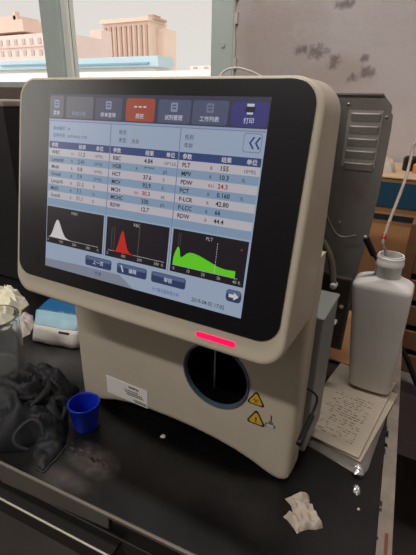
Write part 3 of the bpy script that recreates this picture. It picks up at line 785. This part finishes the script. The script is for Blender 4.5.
# stained wall material: mould blotches fixed to places on the wall
M_wallS = bpy.data.materials.new('stained_plaster'); M_wallS.use_nodes = True
nt = M_wallS.node_tree; B = nt.nodes['Principled BSDF']; B.inputs['Roughness'].default_value = .9
tc = nt.nodes.new('ShaderNodeTexCoord')
def N(t, **k):
    n = nt.nodes.new(t)
    for a, b in k.items(): setattr(n, a, b)
    return n
def noise_node(scale, detail=5, rough=.6):
    n = N('ShaderNodeTexNoise'); n.inputs['Scale'].default_value = scale; n.inputs['Detail'].default_value = detail; n.inputs['Roughness'].default_value = rough
    nt.links.new(tc.outputs['Object'], n.inputs['Vector']); return n
def rng(src, a, b, c=0, d=1):
    m = N('ShaderNodeMapRange'); m.inputs[1].default_value = a; m.inputs[2].default_value = b; m.inputs[3].default_value = c; m.inputs[4].default_value = d
    nt.links.new(src, m.inputs[0]); return m.outputs[0]
def mathn(op, a, b):
    m = N('ShaderNodeMath', operation=op)
    for i, s in enumerate((a, b)):
        if isinstance(s, (int, float)): m.inputs[i].default_value = s
        else: nt.links.new(s, m.inputs[i])
    return m.outputs[0]
def blob(p, rx, rz):
    mp = N('ShaderNodeMapping'); mp.vector_type = 'POINT'
    mp.inputs['Location'].default_value = (-p.x / rx, 0, -p.z / rz); mp.inputs['Scale'].default_value = (1 / rx, 0, 1 / rz)
    nt.links.new(tc.outputs['Object'], mp.inputs['Vector'])
    ln = N('ShaderNodeVectorMath', operation='LENGTH'); nt.links.new(mp.outputs[0], ln.inputs[0])
    return rng(ln.outputs['Value'], 0, 1, 1, 0)
def stain(col_in, spots, scale, thr, colr, strength):
    tot = None
    for (u, v, rx, rz) in spots:
        b = blob(at(u, v, 1, YW), rx, rz); tot = b if tot is None else mathn('MAXIMUM', tot, b)
    nn = noise_node(scale, 6, .65)
    f = mathn('MULTIPLY', tot, nn.outputs['Fac']); f = rng(f, thr, thr + .16, 0, strength)
    mx = N('ShaderNodeMix'); mx.data_type = 'RGBA'
    nt.links.new(f, mx.inputs[0]); nt.links.new(col_in, mx.inputs[6]); mx.inputs[7].default_value = (*colr, 1)
    return mx.outputs[2]
n0 = noise_node(3.0, 4)
mx = N('ShaderNodeMix'); mx.data_type = 'RGBA'; nt.links.new(rng(n0.outputs['Fac'], .35, .7), mx.inputs[0])
mx.inputs[6].default_value = (*lin(196, 188, 188), 1); mx.inputs[7].default_value = (*lin(184, 174, 172), 1)
c = mx.outputs[2]
c = stain(c, [(285, 48, .22, .22), (262, 30, .14, .3), (330, 75, .2, .1)], 7, .18, lin(164, 150, 138), .5)
c = stain(c, [(318, 52, .075, .05), (303, 50, .07, .035), (334, 61, .05, .05), (345, 3, .07, .035), (366, 72, .06, .04), (364, 58, .035, .03), (352, 78, .04, .03)], 50, .27, lin(104, 92, 92), .7)
nt.links.new(c, B.inputs['Base Color'])
bpn = N('ShaderNodeBump'); bpn.inputs['Strength'].default_value = .25; bpn.inputs['Distance'].default_value = .01
nb_ = noise_node(14, 5); nt.links.new(nb_.outputs['Fac'], bpn.inputs['Height']); nt.links.new(bpn.outputs[0], B.inputs['Normal'])

RX0, RX1, RY0, H0, H1 = -2.1, 1.5, -2.6, -Z0, 1.70
WX0, WX1, WZ0, WZ1 = -1.92, -.335, .030, 1.35      # window opening in the far wall
bm = bmesh.new()
box(bm, RX0, WX0, YW, YW + .22, H0, H1); box(bm, WX1, RX1, YW, YW + .22, H0, H1); box(bm, WX0, WX1, YW, YW + .22, H0, WZ0); box(bm, WX0, WX1, YW, YW + .22, WZ1, H1)
struct('wall_back', bm, M_wallS)
bm = bmesh.new(); LY0, LY1, LZ0, LZ1 = -2.15, -.95, .12, 1.3   # opening for the added, unseen window in the left wall
box(bm, RX0 - .2, RX0, RY0, LY0, H0, H1); box(bm, RX0 - .2, RX0, LY1, YW + .22, H0, H1); box(bm, RX0 - .2, RX0, LY0, LY1, H0, LZ0); box(bm, RX0 - .2, RX0, LY0, LY1, LZ1, H1)
struct('wall_left', bm, M_wall)
bm = bmesh.new(); box(bm, RX1, RX1 + .2, RY0, YW + .22, H0, H1); struct('wall_right', bm, M_wall)
bm = bmesh.new(); box(bm, RX0 - .2, RX1 + .2, RY0 - .2, RY0, H0, H1); struct('wall_front', bm, mat('dark_painted_wall', lin(74, 70, 68), .9, noise_scale=3, noise_amt=.1))
bm = bmesh.new(); box(bm, RX0 - .2, RX1 + .2, RY0 - .2, YW + .22, H0 - .1, H0); struct('floor', bm, mat('concrete_floor', lin(78, 72, 66), .6, noise_scale=5, noise_amt=.12))
bm = bmesh.new(); box(bm, RX0 - .2, RX1 + .2, RY0 - .2, YW + .22, H1, H1 + .1); struct('ceiling', bm, mat('ceiling_paint', lin(200, 196, 190), .9, noise_scale=3, noise_amt=.03))

M_frame = mat('grey_green_window_frame', lin(190, 202, 196), .45, noise_scale=6, noise_amt=.05)
M_frame2 = mat('pale_window_frame', lin(226, 230, 224), .45)
M_sill = mat('brown_sill', lin(120, 106, 98), .6, noise_scale=10, noise_amt=.1)
def yl(u, v=0): return at(u, v, 1, YW - .0).x
px0, px1, px2 = at(38, 0, 1, YW).x, at(57, 0, 1, YW).x, at(63, 0, 1, YW).x
fx0, fx1 = at(213.5, 0, 1, YW).x, at(236, 0, 1, YW).x
WN = bpy.data.objects.new('window_1', None); COL.objects.link(WN); WN.location = (0, YW, 0); WN['base'] = (0, YW, 0); WN['kind'] = 'structure'
bm = bmesh.new(); box(bm, px0, px1, YW + .0, YW + .05, WZ0, WZ1, 0, .004); link('mullion', bm, M_frame, WN)
bm = bmesh.new(); box(bm, px1, px2, YW + .012, YW + .05, WZ0, WZ1, 0, .003); link('sash_stile', bm, M_frame2, WN)
bm = bmesh.new(); box(bm, fx0, fx1, YW - .012, YW + .06, WZ0 - .01, WZ1, 0, .004); link('window_frame', bm, M_frame, WN)
bm = bmesh.new(); box(bm, WX0, px0, YW + .005, YW + .05, WZ0, WZ0 + .028, 0, .003); box(bm, px2, fx0, YW + .005, YW + .05, WZ0, WZ0 + .028, 0, .003); box(bm, WX0, fx0, YW + .005, YW + .05, WZ1 - .04, WZ1, 0, .003); box(bm, WX0, WX0 + .05, YW, YW + .05, WZ0, WZ1, 0, .003)
link('window_rail', bm, M_frame, WN)
bm = bmesh.new(); box(bm, WX0 - .05, fx1, YW - .055, YW + .02, -.012, WZ0 + .006, 0, .004); link('window_sill', bm, M_sill, WN)
M_pane = mat('window_pane', (.97, .98, .98), .0, trans=1.0, ior=1.01, spec=.3)
for a, b in ((WX0 + .05, px0), (px2, fx0)):
    bm = bmesh.new(); box(bm, a, b, YW + .024, YW + .027, WZ0 + .028, WZ1 - .04); link('pane', bm, M_pane, WN)
# ragged plaster line and hinges along the frame
bm = bmesh.new()
for k in range(26):
    z = WZ0 + k * .03; w = random.uniform(.002, .012); box(bm, fx1 - .004, fx1 + w, YW - .008, YW + .001, z, z + .03, 0)
struct('trim_1', bm, mat('filler', lin(196, 192, 184), .8))
for z in (.155, .31):
    bm = bmesh.new(); lathe(bm, [(.006, 0), (.006, .003)], (fx1 - .03, YW - .012, z), 12, M=MR); link('screw', bm, M_steel, WN)
W2 = bpy.data.objects.new('window_added', None); COL.objects.link(W2); W2.location = (RX0, 0, 0); W2['base'] = (RX0, 0, 0); W2['kind'] = 'structure'  # unseen window, added to throw daylight glare on the screen
bm = bmesh.new()
box(bm, RX0 - .06, RX0, LY0, LY0 + .04, LZ0, LZ1); box(bm, RX0 - .06, RX0, LY1 - .04, LY1, LZ0, LZ1); box(bm, RX0 - .06, RX0, LY0, LY1, LZ0, LZ0 + .04); box(bm, RX0 - .06, RX0, LY0, LY1, LZ1 - .04, LZ1)
link('window_frame', bm, M_frame, W2)

# cartons and bench at the right
bm = bmesh.new(); box(bm, .02, 1.25, .600, .985, -.60, -.572, 0, .002); 
for x in (.05, 1.22):
    for y in (.63, .96): box(bm, x - .02, x + .02, y - .02, y + .02, H0, -.60)
single('low_bench', bm, mat('grey_bench', lin(140, 130, 128), .6, noise_scale=10, noise_amt=.1), 'low grey bench carrying the cardboard cartons behind the table', 'bench', base=(.6, .8, H0))
bz = -.1455
CB = thing('cardboard_carton', 'big tan cardboard carton with a broad teal band, behind the white bottle', 'carton', (.25, .84, -.572))
bm = bmesh.new(); box(bm, .05, .352, .712, .984, -.572, bz - .004, 0, .003, 2); link('carton_body', bm, M_carton, CB)
bm = bmesh.new(); box(bm, .049, .354, .708, .985, bz - .004, bz, 0, .001, 1); link('lid', bm, M_carton_top, CB)
bm = bmesh.new(); box(bm, .0485, .3540, .7075, .986, -.2115, -.158, 0); o = link('printed_band', bm, M_teal, CB)
bm = bmesh.new(); box(bm, .0488, .3535, .7078, .7115, -.2395, -.2290, 0); o = link('tape_line', bm, mat('dark_teal_line', lin(24, 38, 48), .5), CB)
C2 = thing('wooden_crate', 'brown slatted crate with dark gaps at the right edge behind the bottle', 'crate', (.42, .70, -.572))
bm = bmesh.new(); x0 = at(404, 260, 1, .640).x
z = -.572; k = 0
while z < -.24:
    box(bm, x0 + .02, x0 + .30, .640, .650, z, z + .046, 0, .002); box(bm, x0 + .02, x0 + .30, .690, .700, z, z + .046, 0, .002); z += .060
link('slat', bm, M_carton_dk, C2)
for xx in (x0, x0 + .30):
    bm = bmesh.new(); box(bm, xx, xx + .02, .638, .702, -.572, -.225, 0, .002); link('corner_post', bm, M_carton_dk, C2)
bm = bmesh.new(); box(bm, x0 + .02, x0 + .30, .652, .688, -.572, -.26, 0); link('gap_shade_block', bm, M_dark, C2)  # black block standing in for the shade between the slats
bm = bmesh.new(); pp = [at(u, v, 1, .735) for u, v in ((384, 168), (386, 158), (392, 157), (393, 163), (388, 170))]
pl = [(p.x, .745) for p in pp]
c0 = at(388, 168, 1, .78)
crumple(bm, [(c0.x - .020, .765), (c0.x + .012, .760), (c0.x + .018, .785), (c0.x - .004, .800), (c0.x - .024, .790)], lambda x, y, d: min(d * 3.5, .030) * (.9 + .5 * N3(x, y, 90, 1)), .004, bz)
single('tissue_wad', bm, M_tissue, 'small pale tissue wad on the carton lid, at the left', 'tissue', smooth=True)
c0 = at(411, 166, 1, .80)
JR = thing('small_jar', 'small dark jar with an orange cap side on the carton lid', 'jar', (c0.x, .81, bz))
bm = bmesh.new(); lathe(bm, [(.016, bz), (.017, bz + .004), (.017, bz + .028), (.012, bz + .033)], (c0.x - .004, .835, 0), 24); link('jar_body', bm, M_blackpl, JR, smooth=True)
bm = bmesh.new(); lathe(bm, [(.013, bz), (.0145, bz + .004), (.0145, bz + .018), (.010, bz + .022)], (c0.x + .019, .80, 0), 24); link('orange_cap', bm, mat('orange_cap', lin(214, 150, 90), .5), JR, smooth=True)
bm = bmesh.new(); pp = [at(u, v, 2, -.566) for u, v in ((402, 348),)]
pts = [at(u, v, 1, .590) for u, v in ((396, 340), (403, 350), (410, 366), (416, 382), (424, 396))]
tube(bm, [Vector((p.x, .588, p.z)) for p in pts] + [Vector((.50, .585, -.75)), Vector((.52, .585, H0 + .006))], .0055, 12)
single('power_cable', bm, M_blackpl, 'thick black cable hanging beside the white bottle at the right', 'cable', smooth='all')

# ceiling lamps
def lamp(x, y, L, W_, power, label):
    t = thing('ceiling_lamp', label, 'lamp', (x, y, H1 - .06))
    bm = bmesh.new(); box(bm, x - L / 2, x + L / 2, y - .06, y + .06, H1 - .05, H1, 0, .004); link('housing', bm, M_white_pl, t)
    bm = bmesh.new(); MRy = Matrix.Rotation(PI / 2, 3, 'Y'); lathe(bm, [(.014, -L / 2 + .03), (.014, L / 2 - .03)], (x, y, H1 - .066), 16, M=MRy); link('tube', bm, mat('lamp_tube', (1, 1, 1), .5, emit=(1, .93, .84), estr=6), t)
    ld = bpy.data.lights.new('tube_light', 'AREA'); ld.shape = 'RECTANGLE'; ld.size = L; ld.size_y = .12; ld.energy = power; ld.color = (1, .95, .91)
    lo = bpy.data.objects.new('tube_light', ld); COL.objects.link(lo); lo.location = Vector((x, y, H1 - .085)) - Vector(t['base']); lo.parent = t
lamp(-.6, -1.5, 1.2, .12, 34, 'long ceiling lamp with a bare tube behind the camera')
lamp(.1, .10, 1.2, .12, 19, 'long ceiling lamp with a bare tube added above the table, out of view')  # unseen lamp, added to brighten the back wall

# ================================================================== OUTSIDE
SUNK = -9.5
def bldg(name, label, x0, x1, y, z1, depth, colr, cols, rows, wz0, wz1, wx0=None, wx1=None, extra=None):
    t = thing(name, label, 'building', ((x0 + x1) / 2, y, SUNK))
    bm = bmesh.new(); box(bm, x0, x1, y, y + depth, SUNK, z1); link('wall', bm, colr, t)
    wx0 = x0 if wx0 is None else wx0; wx1 = x1 if wx1 is None else wx1
    mw = mat('dull_window', lin(180, 168, 168), .35)
    for r in range(rows):
        for c_ in range(cols):
            cx = wx0 + (wx1 - wx0) * (c_ + .5) / cols; cz = wz0 + (wz1 - wz0) * (r + .5) / rows
            ww = (wx1 - wx0) / cols * .20; wh = (wz1 - wz0) / rows * .24
            bm = bmesh.new(); box(bm, cx - ww, cx + ww, y - .12, y + .05, cz - wh, cz + wh); link('window', bm, mw, t)
    if extra: extra(t)
    return t
mp = mat('pink_render', lin(226, 208, 204), .9, noise_scale=.2, noise_amt=.04)  # pink paled to carry the haze of the air
def P60(u, v, Y): return at(u, v, 1, Y)
a = P60(-70, 33, 60); b = P60(60, 33, 60)
def ex1(t):
    bm = bmesh.new(); q0 = P60(-20, 24, 60); q1 = P60(21, 24, 60); box(bm, q0.x, q1.x, 60.4, 66, a.z - 1, at(5, 20, 1, 60).z, 0); box(bm, P60(-10, 16, 60).x, P60(12, 16, 60).x, 61, 66, a.z, at(5, 15, 1, 60).z, 0)
    box(bm, at(8, 14, 1, 60).x, at(10.5, 14, 1, 60).x, 61, 62, a.z, at(9, 10, 1, 60).z); link('roof_structure', bm, mat('brownish_roofhouse', lin(214, 192, 180), .9), t)
    bm = bmesh.new(); box(bm, a.x, b.x, 59.7, 60.1, P60(20, 47, 60).z - .1, P60(20, 47, 60).z + .15); link('ledge', bm, mat('ledge', lin(218, 192, 182), .9), t)
bldg('pink_building', 'long low pink building behind the left window pane', a.x, b.x, 60, P60(40, 33, 60).z, 12, mp, 18, 2, P60(20, 59, 60).z, P60(20, 36, 60).z, extra=ex1)
a = P60(60, 30, 66); b = P60(104, 38, 66)
bldg('pink_annex', 'pink building with small dark windows left of the tall block', a.x, P60(102, 40, 74).x, 74, P60(82, 31, 74).z, 3, mp, 6, 2, P60(80, 60, 66).z, P60(80, 36, 66).z)
mt = mat('tan_render', lin(226, 206, 194), .9, noise_scale=.2, noise_amt=.04); mstripe = mat('tan_stripe', lin(182, 156, 144), .9)  # tan paled likewise, haze put into the colour
a = P60(103, 20, 90); b = P60(149, 24, 90); ztop = P60(130, 20, 90).z; zbot = P60(130, 62, 90).z
def ex2(t):
    n = 9
    for k in range(n):
        x = a.x + (b.x - a.x) * (k + .5) / n
        bm = bmesh.new(); w = (b.x - a.x) / n * .2; box(bm, x - w, x + w, 89.7, 90.1, zbot, ztop - 1.2); link('window_strip', bm, mstripe, t)
    bm = bmesh.new(); box(bm, a.x - .5, b.x + .3, 89.2, 97, ztop - .5, ztop + .35); link('parapet', bm, mt, t)
    bm = bmesh.new(); box(bm, P60(140, 15, 90).x, P60(152, 15, 90).x, 91, 96, ztop, P60(150, 16, 90).z); box(bm, P60(143, 12, 90).x, P60(148, 12, 90).x, 92, 95, ztop, P60(150, 12.5, 90).z); box(bm, P60(112, 15, 90).x, P60(122, 15, 90).x, 92, 98, ztop, P60(116, 18, 90).z)
    link('roof_structure', bm, mstripe, t)
    bm = bmesh.new(); box(bm, b.x, P60(157, 26, 90).x, 93, 98, SUNK, P60(166, 25.5, 90).z); link('side_wing', bm, mt, t)
bldg('tall_block', 'tall tan apartment block with vertical window strips, the highest outside', a.x, b.x, 90, ztop, 7, mt, 9, 6, zbot, ztop - 1, extra=ex2)
# blue-roofed shed
t = thing('blue_roofed_shed', 'long shed with a pale blue roof below the pink buildings', 'building', (-20, 40, SUNK))
mb = mat('blue_roof', lin(180, 206, 220), .7);  # roof blue lightened for the haze too
def slab(bm, u0, u1, v0, v1, Y, dep):
    p = P60(u0, v0, Y); q = P60(u1, v0, Y); box(bm, p.x, q.x, Y, Y + dep, P60((u0 + u1) / 2, v1, Y).z, P60((u0 + u1) / 2, v0, Y).z)
bm = bmesh.new(); slab(bm, -60, 158, 59.5, 69, 40, 3); link('roof', bm, mb, t)
bm = bmesh.new(); slab(bm, 58, 148, 63.4, 65.2, 39.8, 1); slab(bm, 0, 60, 64, 65.4, 39.8, 1); link('gutter', bm, mat('deep_blue_gutter', lin(128, 164, 184), .6), t)  # gutter bands in a deeper blue than the roof
bm = bmesh.new(); slab(bm, -60, 156, 69, 150, 40.5, 2.4); link('wall', bm, mat('white_wall', lin(214, 212, 206), .8), t)
bm = bmesh.new(); p = P60(-90, 72, 30); q = P60(225, 72, 30); box(bm, p.x, q.x, 30, 36, SUNK, P60(100, 72, 30).z)
single('white_shed', bm, mat('white_roof', lin(232, 232, 230), .8), 'low white flat-roofed shed just above the sill', 'building', base=(-10, 33, SUNK))
a = P60(190, 66, 150); b = P60(235, 66, 150)
bldg('distant_block', 'small hazy grey building on the far horizon at the right', a.x, b.x, 150, a.z, 15, mat('hazy_grey', lin(226, 220, 216), .9), 4, 2, P60(200, 74, 150).z, a.z)
bm = bmesh.new(); box(bm, -400, 300, 5, 500, SUNK - .5, SUNK); struct('ground', bm, mat('ground_outside', lin(215, 210, 204), .9, noise_scale=.1))

# ================================================================== WORLD, LIGHT, CAMERA
w = bpy.data.worlds.new('World'); bpy.context.scene.world = w; w.use_nodes = True
nt = w.node_tree; bg = nt.nodes['Background']
tc = nt.nodes.new('ShaderNodeTexCoord'); sp = nt.nodes.new('ShaderNodeSeparateXYZ'); nt.links.new(tc.outputs['Generated'], sp.inputs[0])
cr = nt.nodes.new('ShaderNodeValToRGB'); nt.links.new(sp.outputs['Z'], cr.inputs[0])
cr.color_ramp.elements[0].position = 0; cr.color_ramp.elements[0].color = (*lin(230, 226, 221), 1)
cr.color_ramp.elements[1].position = .45; cr.color_ramp.elements[1].color = (*lin(224, 216, 206), 1)
nt.links.new(cr.outputs[0], bg.inputs[0]); mr = nt.nodes.new('ShaderNodeMapRange'); mr.inputs[1].default_value = .22; mr.inputs[2].default_value = .9; mr.inputs[3].default_value = 1.0; mr.inputs[4].default_value = 2.6
nt.links.new(sp.outputs['Z'], mr.inputs[0])
# sky brightening added behind the left window, to strengthen the screen glare
dt = nt.nodes.new('ShaderNodeVectorMath'); dt.operation = 'DOT_PRODUCT'; dt.inputs[1].default_value = tuple(Vector((-.76, -.58, .28)).normalized())
nt.links.new(tc.outputs['Generated'], dt.inputs[0])
m2 = nt.nodes.new('ShaderNodeMapRange'); m2.inputs[1].default_value = .45; m2.inputs[2].default_value = 1; m2.inputs[3].default_value = 0; m2.inputs[4].default_value = 2.6
nt.links.new(dt.outputs['Value'], m2.inputs[0])
ad = nt.nodes.new('ShaderNodeMath'); ad.operation = 'ADD'; nt.links.new(mr.outputs[0], ad.inputs[0]); nt.links.new(m2.outputs[0], ad.inputs[1]); nt.links.new(ad.outputs[0], bg.inputs[1])
def portal(name, loc, rot, sx, sy):
    ld = bpy.data.lights.new(name, 'AREA'); ld.shape = 'RECTANGLE'; ld.size = sx; ld.size_y = sy; ld.cycles.is_portal = True
    lo = bpy.data.objects.new(name, ld); COL.objects.link(lo); lo.location = loc; lo.rotation_euler = rot
portal('window_portal', ((WX0 + WX1) / 2, YW + .10, (WZ0 + WZ1) / 2), (-PI / 2, 0, 0), WX1 - WX0, WZ1 - WZ0)
portal('window_portal', (RX0 - .1, (LY0 + LY1) / 2, (LZ0 + LZ1) / 2), (0, -PI / 2, 0), LZ1 - LZ0, LY1 - LY0)

cd = bpy.data.cameras.new('Camera'); co = bpy.data.objects.new('Camera', cd); COL.objects.link(co)
cd.sensor_fit = 'VERTICAL'; cd.sensor_height = 36; cd.lens = FPX / 555 * 36; cd.clip_start = .01; cd.clip_end = 1000
co.matrix_world = Matrix.Translation(CAM) @ RM.to_4x4()
bpy.context.scene.camera = co

# everything up to real height
for o in list(bpy.context.scene.objects):
    if 'base' in o: del o['base']
    if o.parent is None: o.location.z += Z0

sc = bpy.context.scene
sc.view_settings.view_transform = 'Standard'; sc.view_settings.look = 'None'; sc.view_settings.gamma = 1; sc.view_settings.exposure = 0.0
sc.view_settings.use_curve_mapping = False
sc.cycles.max_bounces = 10; sc.cycles.diffuse_bounces = 5; sc.cycles.transparent_max_bounces = 16; sc.cycles.sample_clamp_indirect = 4
